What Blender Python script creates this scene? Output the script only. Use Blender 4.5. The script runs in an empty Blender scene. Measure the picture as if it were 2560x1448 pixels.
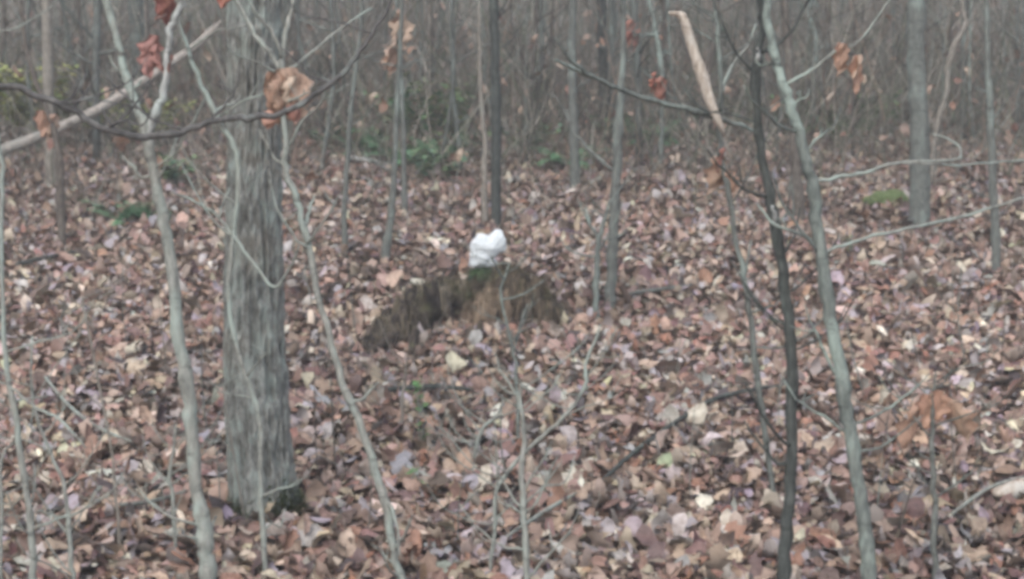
import bpy, math, random
import numpy as np
from mathutils import Vector
random.seed(11); rng = np.random.default_rng(11)
R = math.radians
scene = bpy.context.scene
col = scene.collection

# ------------------------------------------------------------------ camera, sky, sun, exposure
F = 4000.0; CX, CY = 1280.0, 724.0          # focal length and centre in photo pixels (2560 wide)
PITCH = R(6.0); HCAM = 2.6; VY = -200.0     # camera pitch, height over the slope, vanishing line of the slope
CAMZ = 2.55
CAM = Vector((0, 0, CAMZ))
FWD = Vector((0, math.cos(PITCH), -math.sin(PITCH))); UP = Vector((0, math.sin(PITCH), math.cos(PITCH))); RT = Vector((1, 0, 0))
cd = bpy.data.cameras.new('camera'); cam = bpy.data.objects.new('camera', cd); col.objects.link(cam)
cam.location = CAM; cam.rotation_euler = (R(90) - PITCH, 0, 0)
cd.sensor_width = 36.0; cd.lens = 36.0 * F / 2560.0
cd.clip_start = 0.05; cd.clip_end = 2000
cd.dof.use_dof = True; cd.dof.focus_distance = 6.5; cd.dof.aperture_fstop = 4.0
scene.camera = cam

w = bpy.data.worlds.new('World'); scene.world = w; w.use_nodes = True
nt = w.node_tree; bg = nt.nodes['Background']
sk = nt.nodes.new('ShaderNodeTexSky'); sk.sky_type = 'NISHITA'; sk.sun_disc = False
SUN_EL, SUN_ROT = R(58), R(200)
sk.sun_elevation = SUN_EL; sk.sun_rotation = SUN_ROT
sk.air_density = 1.0; sk.dust_density = 3.2; sk.ozone_density = 1.0
nt.links.new(sk.outputs[0], bg.inputs[0]); bg.inputs[1].default_value = 0.15
sl = bpy.data.lights.new('sun', 'SUN'); sl.energy = 1.1; sl.angle = R(60); sl.color = (0.94, 0.995, 1.0)
so = bpy.data.objects.new('sun', sl); col.objects.link(so)
so.rotation_euler = (R(90) - SUN_EL, 0, R(180) - SUN_ROT)
scene.view_settings.view_transform = 'Standard'; scene.view_settings.look = 'None'
scene.view_settings.gamma = 1.0; scene.view_settings.exposure = 1.46
scene.render.engine = 'CYCLES'
scene.cycles.filter_width = 3.9
scene.cycles.max_bounces = 4; scene.cycles.diffuse_bounces = 2; scene.cycles.volume_bounces = 0; scene.cycles.adaptive_threshold = 0.02
scene.cycles.use_denoising = True

# ------------------------------------------------------------------ terrain function
SL = math.tan(math.atan((CY - VY) / F) - PITCH)
G0 = CAMZ - HCAM * math.cos(PITCH)
def gz(x, y):
    x = np.asarray(x, float); y = np.asarray(y, float)
    z = G0 + SL * (y + HCAM * math.sin(PITCH))
    z = z + 0.030 * np.sin(x * 1.9 + 0.7) * np.sin(y * 1.3 + 1.1) + 0.018 * np.sin(x * 4.7 + y * 2.1) + 0.014 * np.sin(y * 5.3 - x * 1.7 + 2)
    z = z + np.clip((y - 30) / 30, 0, 1) * 0.5 * np.sin(x * 0.21 + 1) * np.sin(y * 0.13)
    t = np.clip((2.5 - y) / 6.0, 0, 1)
    return z + 1.0 * t * t * (3 - 2 * t)            # the bank the photographer stands on
def at(x, y, d):
    return CAM + d * (FWD + RT * ((x - CX) / F) + UP * ((CY - y) / F))
def gd(y):                                          # depth at which photo row y meets the slope
    return HCAM * F / (y - VY)
def gy(d):
    return HCAM * F / d + VY
def ground(x, y):
    d = gd(y)
    for _ in range(6):
        p = at(x, y, d); e = p.z - float(gz(p.x, p.y))
        d += e / 0.30 * 0.6
    p = at(x, y, d); p.z = float(gz(p.x, p.y))
    return p, d

# ------------------------------------------------------------------ helpers
def tag(o, label=None, cat=None, group=None, kind=None):
    if label: o['label'] = label
    if cat: o['category'] = cat
    if group: o['group'] = group
    if kind: o['kind'] = kind
    return o
def empty(name, loc):
    o = bpy.data.objects.new(name, None); o.location = loc; o.empty_display_size = 0.1; col.objects.link(o); return o

def jit(c, a, b):
    f = random.uniform(a, b); return tuple(x * f for x in c)

class MB:
    def __init__(s): s.v = []; s.f = []; s.c = []
    def add(s, verts, faces, c=None):
        b = len(s.v); s.v.extend([tuple(p) for p in verts]); s.f.extend([tuple(i + b for i in f) for f in faces])
        if c is not None: s.c.extend([c] * len(verts))
    def mesh(s, name, mat, smooth=True, origin=None):
        m = bpy.data.meshes.new(name)
        v = s.v if origin is None else [(p[0]-origin[0], p[1]-origin[1], p[2]-origin[2]) for p in s.v]
        m.from_pydata(v, [], s.f); m.materials.append(mat)
        if smooth: m.polygons.foreach_set('use_smooth', [True] * len(m.polygons))
        if s.c:
            a = m.color_attributes.new('col', 'FLOAT_COLOR', 'POINT')
            a.data.foreach_set('color', np.array([(c[0], c[1], c[2], 1) for c in s.c], np.float32).ravel())
        m.update(); return m
    def build(s, name, mat, parent=None, smooth=True):
        org = parent.location if parent is not None else None
        q = parent
        if parent is not None and parent.parent is not None: org = parent.parent.location + parent.location
        o = bpy.data.objects.new(name, s.mesh(name, mat, smooth, org)); col.objects.link(o)
        if parent is not None: o.parent = parent
        return o

def catmull(P, n):
    P = [np.array(p, float) for p in P]
    if len(P) < 3:
        return [P[0] + (P[-1] - P[0]) * t for t in np.linspace(0, 1, n * 2 + 1)]
    Q = [2 * P[0] - P[1]] + P + [2 * P[-1] - P[-2]]
    out = []
    for i in range(1, len(Q) - 2):
        a, b, c, d = Q[i-1], Q[i], Q[i+1], Q[i+2]
        for k in range(n):
            t = k / n
            out.append(0.5 * (2*b + (c-a)*t + (2*a-5*b+4*c-d)*t*t + (3*b-a-3*c+d)*t**3))
    out.append(Q[-2]); return out
def tube(mb, pts, rad, sides=8, res=4, rough=0.06, knots=0.0, c=None, cap=True, kink=0.0):
    """pts: list of 3-D points, rad: radius per point; a tapering round stem"""
    P4 = [tuple(p) + (r,) for p, r in zip(pts, rad)]
    S = catmull(P4, res)
    if kink:
        for s_ in S[1:-1]: s_[:3] += np.random.default_rng(int(abs(s_[0] * 9173 + s_[2] * 7919)) % 99991).normal(0, 1, 3) * kink * max(min(s_[3], .012), .002)
    V = []; n = len(S); prev = None
    for i, s in enumerate(S):
        p = s[:3]; t = (S[min(i+1, n-1)] - S[max(i-1, 0)])[:3]; t /= (np.linalg.norm(t) + 1e-9)
        if prev is None:
            ref = np.array((1.0, 0, 0)) if abs(t[0]) < 0.8 else np.array((0, 0, 1.0))
        else: ref = prev
        u = ref - t * ref.dot(t); u /= np.linalg.norm(u) + 1e-9; prev = u; v = np.cross(t, u)
        r = max(s[3], 0.0004)
        if knots and random.random() < knots: r *= 1.18
        for k in range(sides):
            a = 2 * math.pi * k / sides
            q = r * (1 + random.uniform(-rough, rough))
            V.append(p + u * math.cos(a) * q + v * math.sin(a) * q)
    Fc = []
    for i in range(n - 1):
        for k in range(sides):
            k2 = (k + 1) % sides
            Fc.append((i*sides+k, i*sides+k2, (i+1)*sides+k2, (i+1)*sides+k))
    if cap:
        Fc.append(tuple(range(sides))[::-1]); Fc.append(tuple((n-1)*sides + k for k in range(sides)))
    mb.add(V, Fc, c)

# ------------------------------------------------------------------ materials
def newmat(name):
    m = bpy.data.materials.new(name); m.use_nodes = True
    t = m.node_tree; b = t.nodes['Principled BSDF']
    b.inputs['Roughness'].default_value = 0.85; b.inputs['Specular IOR Level'].default_value = 0.15
    return m, t, b
def ramp(t, fac, stops):
    r = t.nodes.new('ShaderNodeValToRGB'); e = r.color_ramp.elements
    while len(e) < len(stops): e.new(0.5)
    for k, (p, c) in enumerate(stops): e[k].position = p; e[k].color = (*c, 1)
    t.links.new(fac, r.inputs[0]); return r.outputs[0]
def noise(t, scale, stretch=(1, 1, 1), detail=4, rough=0.6, coord='Object'):
    tc = t.nodes.new('ShaderNodeTexCoord'); mp = t.nodes.new('ShaderNodeMapping'); mp.inputs['Scale'].default_value = stretch
    n = t.nodes.new('ShaderNodeTexNoise'); n.inputs['Scale'].default_value = scale; n.inputs['Detail'].default_value = detail; n.inputs['Roughness'].default_value = rough
    t.links.new(tc.outputs[coord], mp.inputs[0]); t.links.new(mp.outputs[0], n.inputs[0]); return n.outputs[0]
def mix(t, fac, a, b, mode='MIX'):
    m = t.nodes.new('ShaderNodeMix'); m.data_type = 'RGBA'; m.blend_type = mode
    if isinstance(fac, float): m.inputs[0].default_value = fac
    else: t.links.new(fac, m.inputs[0])
    for s, x in ((m.inputs[6], a), (m.inputs[7], b)):
        if isinstance(x, tuple): s.default_value = (*x, 1)
        else: t.links.new(x, s)
    return m.outputs[2]
def bump(t, b, h, strength, dist=0.01):
    n = t.nodes.new('ShaderNodeBump'); n.inputs['Strength'].default_value = strength; n.inputs['Distance'].default_value = dist
    t.links.new(h, n.inputs['Height']); t.links.new(n.outputs[0], b.inputs['Normal'])
def barkmat(name, dark, mid, pale, lichen, lich_lo=0.52, lich_hi=0.66, fine=60, coarse=6):
    m, t, b = newmat(name)
    n1 = noise(t, fine, (1, 1, 0.25)); n2 = noise(t, coarse, (1, 1, 0.5), 5, 0.65)
    c = ramp(t, n1, [(0.3, dark), (0.52, mid), (0.72, pale)])
    l = ramp(t, n2, [(lich_lo, (0, 0, 0)), (lich_hi, (1, 1, 1))])
    c = mix(t, l, c, lichen)
    n3 = noise(t, 16, (0.5, 0.5, 1.6), 4, 0.7); c = mix(t, ramp(t, n3, [(0.55, (0, 0, 0)), (0.68, (1, 1, 1))]), c, tuple(x * .75 for x in dark))
    t.links.new(c, b.inputs['Base Color']); bump(t, b, n1, 0.6, 0.004); return m
M = {}
M['pale'] = barkmat('pale_bark', (0.12, 0.12, 0.105), (0.205, 0.205, 0.175), (0.29, 0.285, 0.25), (0.25, 0.285, 0.245), 0.45, 0.6)
M['white'] = barkmat('white_twig_bark', (0.20, 0.20, 0.18), (0.30, 0.30, 0.275), (0.40, 0.40, 0.37), (0.33, 0.37, 0.33))
M['grey'] = barkmat('grey_bark', (0.065, 0.068, 0.06), (0.11, 0.115, 0.10), (0.165, 0.17, 0.15), (0.19, 0.22, 0.19), 0.5, 0.66)
M['lichen'] = barkmat('lichen_bark', (0.075, 0.083, 0.075), (0.125, 0.138, 0.12), (0.19, 0.205, 0.18), (0.23, 0.27, 0.23), 0.46, 0.6)
M['dark'] = barkmat('dark_bark', (0.026, 0.028, 0.025), (0.05, 0.054, 0.048), (0.085, 0.09, 0.08), (0.15, 0.18, 0.15), 0.57, 0.74)
M['brown'] = barkmat('brown_bark', (0.05, 0.042, 0.035), (0.10, 0.085, 0.07), (0.16, 0.14, 0.115), (0.18, 0.18, 0.15), 0.55, 0.7)
M['tan'] = barkmat('tan_bark', (0.12, 0.105, 0.085), (0.19, 0.17, 0.14), (0.27, 0.245, 0.205), (0.20, 0.20, 0.165), 0.55, 0.7)
M['log'] = barkmat('bleached_log', (0.14, 0.12, 0.10), (0.27, 0.24, 0.205), (0.38, 0.345, 0.30), (0.20, 0.19, 0.165), 0.5, 0.62)
M['bow'] = barkmat('bowed_bark', (0.05, 0.047, 0.044), (0.085, 0.08, 0.075), (0.13, 0.125, 0.115), (0.21, 0.235, 0.21), 0.56, 0.7)
M['wood'] = barkmat('bare_wood', (0.20, 0.16, 0.125), (0.36, 0.305, 0.245), (0.48, 0.425, 0.355), (0.40, 0.37, 0.32), 0.5, 0.6)
def trunkmat():
    m, t, b = newmat('furrowed_bark')
    n1 = noise(t, 46, (1, 1, 0.42), 5, 0.75); n2 = noise(t, 15, (1, 1, 0.6), 5, 0.7); n3 = noise(t, 3, (1, 1, 1), 4, 0.55)
    at_ = t.nodes.new('ShaderNodeAttribute'); at_.attribute_name = 'col'
    c = ramp(t, n1, [(0.28, (0.045, 0.042, 0.036)), (0.5, (0.135, 0.135, 0.12)), (0.72, (0.26, 0.265, 0.24))])
    c = mix(t, ramp(t, n2, [(0.48, (0, 0, 0)), (0.64, (1, 1, 1))]), c, (0.19, 0.215, 0.19))
    c = mix(t, ramp(t, n3, [(0.5, (0, 0, 0)), (0.62, (1, 1, 1))]), c, mix(t, 0.3, c, (0.14, 0.12, 0.09)))
    c = mix(t, 1.0, c, at_.outputs[0], 'MULTIPLY')
    t.links.new(c, b.inputs['Base Color']); bump(t, b, n1, 0.8, 0.008); return m
M['trunk'] = trunkmat()
def leafmat():
    m, t, b = newmat('dead_leaf')
    a = t.nodes.new('ShaderNodeAttribute'); a.attribute_name = 'col'
    n = noise(t, 38, (1, 1, 1), 3)
    c = mix(t, 1.0, a.outputs[0], ramp(t, n, [(0.3, (0.62, 0.58, 0.56)), (0.6, (1.1, 1.1, 1.1))]), 'MULTIPLY')
    ge = t.nodes.new('ShaderNodeNewGeometry')                  # dead leaves are paler and greyer underneath
    un = mix(t, 0.35, c, (0.42, 0.35, 0.28)); c = mix(t, ge.outputs['Backfacing'], c, un)
    t.links.new(c, b.inputs['Base Color']); b.inputs['Roughness'].default_value = 0.6
    b.inputs['Specular IOR Level'].default_value = 0.35
    return m
M['leaf'] = leafmat()
def colmat(name, rough=0.85, sc=30, lo=0.7, hi=1.15):
    m, t, b = newmat(name)
    a = t.nodes.new('ShaderNodeAttribute'); a.attribute_name = 'col'
    c = mix(t, 1.0, a.outputs[0], ramp(t, noise(t, sc), [(0.3, (lo,)*3), (0.65, (hi,)*3)]), 'MULTIPLY')
    t.links.new(c, b.inputs['Base Color']); b.inputs['Roughness'].default_value = rough; return m
M['brush'] = colmat('brush_stems'); M['green'] = colmat('green_foliage', 0.6); M['fibre'] = colmat('fibrous_strands')
def groundmat():
    m, t, b = newmat('litter_soil')
    tc = t.nodes.new('ShaderNodeTexCoord')
    v = t.nodes.new('ShaderNodeTexVoronoi'); v.inputs['Scale'].default_value = 11
    n0 = t.nodes.new('ShaderNodeTexNoise'); n0.inputs['Scale'].default_value = 14; n0.inputs['Detail'].default_value = 3
    mx = mix(t, 0.12, tc.outputs['Object'], n0.outputs['Color'], 'ADD')
    t.links.new(tc.outputs['Object'], n0.inputs[0]); t.links.new(mx, v.inputs[0])
    sp = t.nodes.new('ShaderNodeSeparateColor'); t.links.new(v.outputs['Color'], sp.inputs[0])
    c = ramp(t, sp.outputs[0], [(0.0, (0.09, 0.065, 0.056)), (0.3, (0.15, 0.10, 0.08)), (0.6, (0.23, 0.16, 0.12)), (0.85, (0.31, 0.25, 0.20)), (1.0, (0.38, 0.33, 0.27))])
    n1 = noise(t, 1.3, (1, 1, 1), 4); c = mix(t, 1.0, c, ramp(t, n1, [(0.3, (0.6, 0.58, 0.58)), (0.65, (1.0, 1.0, 1.0))]), 'MULTIPLY')
    t.links.new(c, b.inputs['Base Color']); bump(t, b, v.outputs['Distance'], 0.7, 0.03); return m
M['ground'] = groundmat()

# ------------------------------------------------------------------ the forest floor
def axis(breaks):
    out = []
    for a, b, s in breaks: out += list(np.arange(a, b, s))
    return np.array(out + [breaks[-1][1]])
xs = axis([(-400, -60, 20), (-60, -12, 2), (-12, -5, 0.35), (-5, 5, 0.11), (5, 12, 0.35), (12, 60, 2), (60, 400, 20)])
ys = axis([(-20, 2, 1), (2, 5, 0.25), (5, 14, 0.11), (14, 30, 0.22), (30, 60, 1), (60, 900, 20)])
X, Y = np.meshgrid(xs, ys); Z = gz(X, Y)
near = (np.abs(X) < 11) & (Y > 5) & (Y < 32)
Z = Z + near * rng.normal(0, 0.010, Z.shape)
nx, ny = len(xs), len(ys)
me = bpy.data.meshes.new('forest_floor')
idx = np.arange(nx * ny).reshape(ny, nx)
fq = np.stack([idx[:-1, :-1], idx[:-1, 1:], idx[1:, 1:], idx[1:, :-1]], -1).reshape(-1, 4)
me.from_pydata(np.stack([X, Y, Z - 0.012], -1).reshape(-1, 3).tolist(), [], fq.tolist())
me.polygons.foreach_set('use_smooth', [True] * len(me.polygons)); me.materials.append(M['ground'])
floor = bpy.data.objects.new('forest_floor', me); col.objects.link(floor)
tag(floor, 'rising woodland floor covered in brown fallen leaves', None, None, 'structure')

# ------------------------------------------------------------------ leaves
PAL = [((0.34, 0.250, 0.185), 24), ((0.26, 0.180, 0.136), 24), ((0.20, 0.120, 0.092), 22), ((0.12, 0.074, 0.063), 13), ((0.06, 0.045, 0.044), 7),
       ((0.43, 0.355, 0.27), 10), ((0.35, 0.31, 0.285), 14), ((0.26, 0.232, 0.232), 12), ((0.54, 0.48, 0.39), 4), ((0.25, 0.135, 0.088), 8), ((0.42, 0.38, 0.25), 0.8)]
PC = np.array([p[0] for p in PAL]); PW = np.array([p[1] for p in PAL], float); PW /= PW.sum()
def leaf_template(n, lobed, r):
    """leaf of unit length along +Y: midrib n+1 points, n-1 points at each side; curled and folded"""
    t = np.linspace(0, 1, n + 1)
    ph = r.uniform(0, 6.28); curl = r.uniform(-1.4, 2.4); fold = r.uniform(-0.5, 1.0); wv = r.uniform(0.02, 0.07); tw = r.uniform(-1.4, 1.4)
    wd = r.uniform(0.18, 0.37)
    base = np.sin(np.pi * np.clip(t, 0, 1) ** 0.85) ** 0.75
    mid, L, Rr = [], [], []
    for k, s in enumerate(t):
        a = curl * (s - 0.4)
        y = s if abs(curl) < 0.05 else math.sin(curl * s) / curl
        z = 0 if abs(curl) < 0.05 else (1 - math.cos(curl * s)) / curl
        z = z + wv * math.sin(7 * s + ph)
        mid.append((0.05 * math.sin(4 * s + ph), y, z))
        if 0 < k < n:
            lob = 1.0 if not lobed else (1.15 if k % 2 else 0.62)
            for side, A in ((-1, L), (1, Rr)):
                wk = wd * base[k] * lob * (1 + r.uniform(-0.15, 0.15))
                fz = fold + tw * (s - 0.5) * side + r.uniform(-0.2, 0.2)
                A.append((side * wk * math.cos(fz), y + r.uniform(-0.02, 0.03) + (0.04 if lobed and k % 2 else 0), z + wk * math.sin(fz)))
    return np.array(mid + L + Rr)
def leaf_faces(n):
    m = lambda k: k
    def e(side, k):
        if k == 0: return 0
        if k == n: return n
        return n + 1 + side * (n - 1) + (k - 1)
    T = []
    for k in range(n):
        for s in (0, 1):
            a, b, c, d = m(k), m(k + 1), e(s, k + 1), e(s, k)
            q = [a, b, c, d] if s == 0 else [a, d, c, b]
            for tri in ((q[0], q[1], q[2]), (q[0], q[2], q[3])):
                if len(set(tri)) == 3: T.append(tri)
    return np.array(T)
def rotmats(yaw, pitch, roll):
    cy, sy, cp, sp, cr, sr = np.cos(yaw), np.sin(yaw), np.cos(pitch), np.sin(pitch), np.cos(roll), np.sin(roll)
    Z0 = np.zeros_like(cy); O = np.ones_like(cy)
    rz = np.stack([np.stack([cy, -sy, Z0], -1), np.stack([sy, cy, Z0], -1), np.stack([Z0, Z0, O], -1)], 1)
    rx = np.stack([np.stack([O, Z0, Z0], -1), np.stack([Z0, cp, -sp], -1), np.stack([Z0, sp, cp], -1)], 1)
    ry = np.stack([np.stack([cr, Z0, sr], -1), np.stack([Z0, O, Z0], -1), np.stack([-sr, Z0, cr], -1)], 1)
    return rz @ rx @ ry
def leaf_cloud(pos, size, yaw, pitch, roll, colr, n, nt_=24, lobed_share=0.5):
    tm = [leaf_template(n, (k / nt_) < lobed_share and n >= 5, rng) for k in range(nt_)]
    tm = np.array([q - q.mean(0) for q in tm]); fc = leaf_faces(n); N = len(pos)
    V = tm[rng.integers(0, nt_, N)] * size[:, None, None]
    V = np.einsum('nij,nkj->nki', rotmats(yaw, pitch, roll), V) + pos[:, None, :]
    nv = tm.shape[1]
    faces = (fc[None] + (np.arange(N) * nv)[:, None, None]).reshape(-1, 3)
    C = np.repeat(np.concatenate([colr, np.ones((N, 1))], 1)[:, None, :], nv, 1).reshape(-1, 4)
    return V.reshape(-1, 3), faces, C
def np_mesh(name, V, Fc, C, mat, smooth=True):
    m = bpy.data.meshes.new(name); m.vertices.add(len(V)); m.vertices.foreach_set('co', V.astype(np.float32).ravel())
    m.loops.add(len(Fc) * 3); m.loops.foreach_set('vertex_index', Fc.astype(np.int32).ravel())
    m.polygons.add(len(Fc)); m.polygons.foreach_set('loop_start', (np.arange(len(Fc)) * 3).astype(np.int32))
    m.polygons.foreach_set('use_smooth', np.full(len(Fc), smooth)); m.update(calc_edges=True)
    a = m.color_attributes.new('col', 'FLOAT_COLOR', 'POINT'); a.data.foreach_set('color', C.astype(np.float32).ravel())
    m.materials.append(mat); return m
def leaf_colours(pos):
    N = len(pos); c = PC[rng.choice(len(PC), N, p=PW)]
    patch = 0.5 + 0.5 * np.sin(pos[:, 0] * 1.1 + 2 * np.sin(pos[:, 1] * 0.7)) * np.sin(pos[:, 1] * 0.9 + 1.3)
    damp = np.clip(np.sin(pos[:, 0] * 0.9 + 0.8 + 1.5 * np.sin(pos[:, 1] * 0.6)) * np.sin(pos[:, 1] * 1.25 + 0.6 * np.sin(pos[:, 0] * 2.1)) - 0.35, 0, 1)
    c = c * rng.uniform(0.8, 1.18, (N, 1)) * (0.90 + 0.16 * patch[:, None]) * (1 - 0.42 * damp[:, None])      # damp leaves are darker
    return np.clip(c * rng.normal(1, 0.05, (N, 3)), 0.01, 0.8)
MOUND_X0, MOUND_X1, MOUND_Y = 930, 1400, 850
def scatter(N, d0, d1, marg):
    u = rng.uniform(0, 1, N); d = np.sqrt(d0 * d0 + u * (d1 * d1 - d0 * d0))
    x = rng.uniform(-1, 1, N) * (0.32 * d * marg + 0.4)
    return x, d * math.cos(PITCH) + 0.16 * d * 0     # along the slope the depth is nearly Y
layers = []
for (N, d0, d1, n, smin, smax, mg) in ((33000, 5.5, 10.5, 7, 0.07, 0.17, 1.3), (47000, 10.5, 18, 4, 0.06, 0.15, 1.22), (30000, 18, 40, 3, 0.09, 0.17, 1.1)):
    x, y = scatter(N, d0, d1, mg)
    s = rng.uniform(smin, smax, N) * rng.lognormal(0, 0.25, N)
    s = np.minimum(s, .18); lift = rng.uniform(0, 0.045, N)
    tilt = np.abs(rng.normal(0, 0.18, N)); up_ = rng.random(N) < 0.07; tilt[up_] += rng.uniform(0.4, 1.0, up_.sum())
    sg = np.where(rng.random(N) < 0.5, -1, 1)
    pos = np.stack([x, y, gz(x, y) + lift + 0.3 * s * np.sin(tilt)], -1)
    layers.append(leaf_cloud(pos, s, rng.uniform(0, 6.283, N), tilt * sg, rng.normal(0, 0.26, N), leaf_colours(pos), n))
off = 0; VV, FF, CC = [], [], []
for V, Fc, C in layers:
    VV.append(V); FF.append(Fc + off); CC.append(C); off += len(V)
litter = bpy.data.objects.new('leaf_litter', np_mesh('leaf_litter', np.concatenate(VV), np.concatenate(FF), np.concatenate(CC), M['leaf'])); col.objects.link(litter)
litter.parent = floor; tag(litter, 'brown and tan fallen leaves carpeting the woodland floor', None, None, 'stuff')

def single_leaf_mesh(n, lobed, c, r, curl_big=False):
    V = leaf_template(n, lobed, r); V = V - V.mean(0); Fc = leaf_faces(n)
    return np_mesh('leaf', V, Fc, np.tile(np.array([*c, 1.0]), (len(V), 1)), M['leaf'])
leafmeshes = [single_leaf_mesh(9, k % 3 != 0, np.clip(PC[rng.choice(10, p=PW[:10] / PW[:10].sum())] * rng.uniform(0.8, 1.05), 0.02, 0.5), rng) for k in range(36)]
BRIGHT = [single_leaf_mesh(10, k % 2 == 0, c, rng) for k, c in enumerate([(0.32, 0.175, 0.11), (0.36, 0.235, 0.155), (0.44, 0.34, 0.25), (0.56, 0.49, 0.39), (0.28, 0.14, 0.09), (0.45, 0.34, 0.24)])]
def put_leaf(mesh, loc, size, rot, parent=floor):
    o = bpy.data.objects.new('leaf', mesh); col.objects.link(o); o.parent = parent
    o.location = Vector(loc) - (parent.location if parent else Vector()); o.rotation_euler = rot; o.scale = (size,) * 3
    return o
# leaves that stand out one by one in the photograph
for (px, py, sz, k, rot) in ((2180, 960, .17, 0, (1.1, .2, .3)), (2195, 640, .26, 2, (1.2, .1, .2)), (2420, 1290, .16, 3, (.5, .2, 1)), (2290, 1060, .2, 1, (1.2, 0, .6)), (2350, 1040, .19, 5, (1.2, .2, -.8)), (2380, 1130, .17, 1, (.8, 0, 2)),
                             (2520, 1130, .19, 4, (.4, .3, 2)), (1720, 1240, .16, 2, (.4, .1, 1.4)), (1930, 1290, .17, 3, (.4, .3, 2.2)), (1830, 1340, .16, 3, (.3, -.2, .5)), (360, 1370, .16, 2, (.7, .1, .8)), (1030, 1425, .17, 4, (1.4, 0, .3)),
                             (700, 1420, .17, 2, (.5, .3, 2)), (430, 1110, .12, 3, (1, .2, 1)), (340, 1090, .15, 0, (.3, 0, 1)), (2090, 1400, .18, 5, (.2, 0, 1)), (1110, 1370, .18, 2, (.3, .2, 2)), (1150, 1000, .15, 5, (.4, 0, .4)),
                             (1240, 870, .15, 5, (.9, .3, 1)), (1150, 880, .16, 2, (.8, 0, 2)), (1350, 860, .13, 3, (.5, .2, 1)), (1540, 860, .16, 0, (1.3, 0, .2)), (300, 480, .18, 2, (1, .2, .4)), (2480, 910, .15, 3, (.5, 0, 1.5)),
                             (2300, 1395, .2, 5, (.4, .1, 1.2)), (1450, 1290, .14, 3, (.2, 0, 1.6)), (1590, 1170, .16, 0, (.5, 0, 2.6)), (930, 1060, .15, 5, (.6, .2, 1.5)), (1720, 760, .13, 2, (.4, 0, 1.6)), (2120, 760, .14, 5, (.3, 0, 1.2))):
    p, d = ground(px, py); put_leaf(BRIGHT[k], (p.x, p.y, p.z + 0.055), sz, rot)
for i in range(270):
    u = random.random(); py = 1450 - 480 * u ** 1.25; px = random.uniform(10, 2550); p, d = ground(px, py)
    put_leaf(random.choice(leafmeshes), (p.x, p.y, p.z + random.uniform(0.035, 0.06)), random.uniform(0.11, 0.165), (random.gauss(0, .28), random.gauss(0, .3), random.uniform(0, 6.28)))

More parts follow.
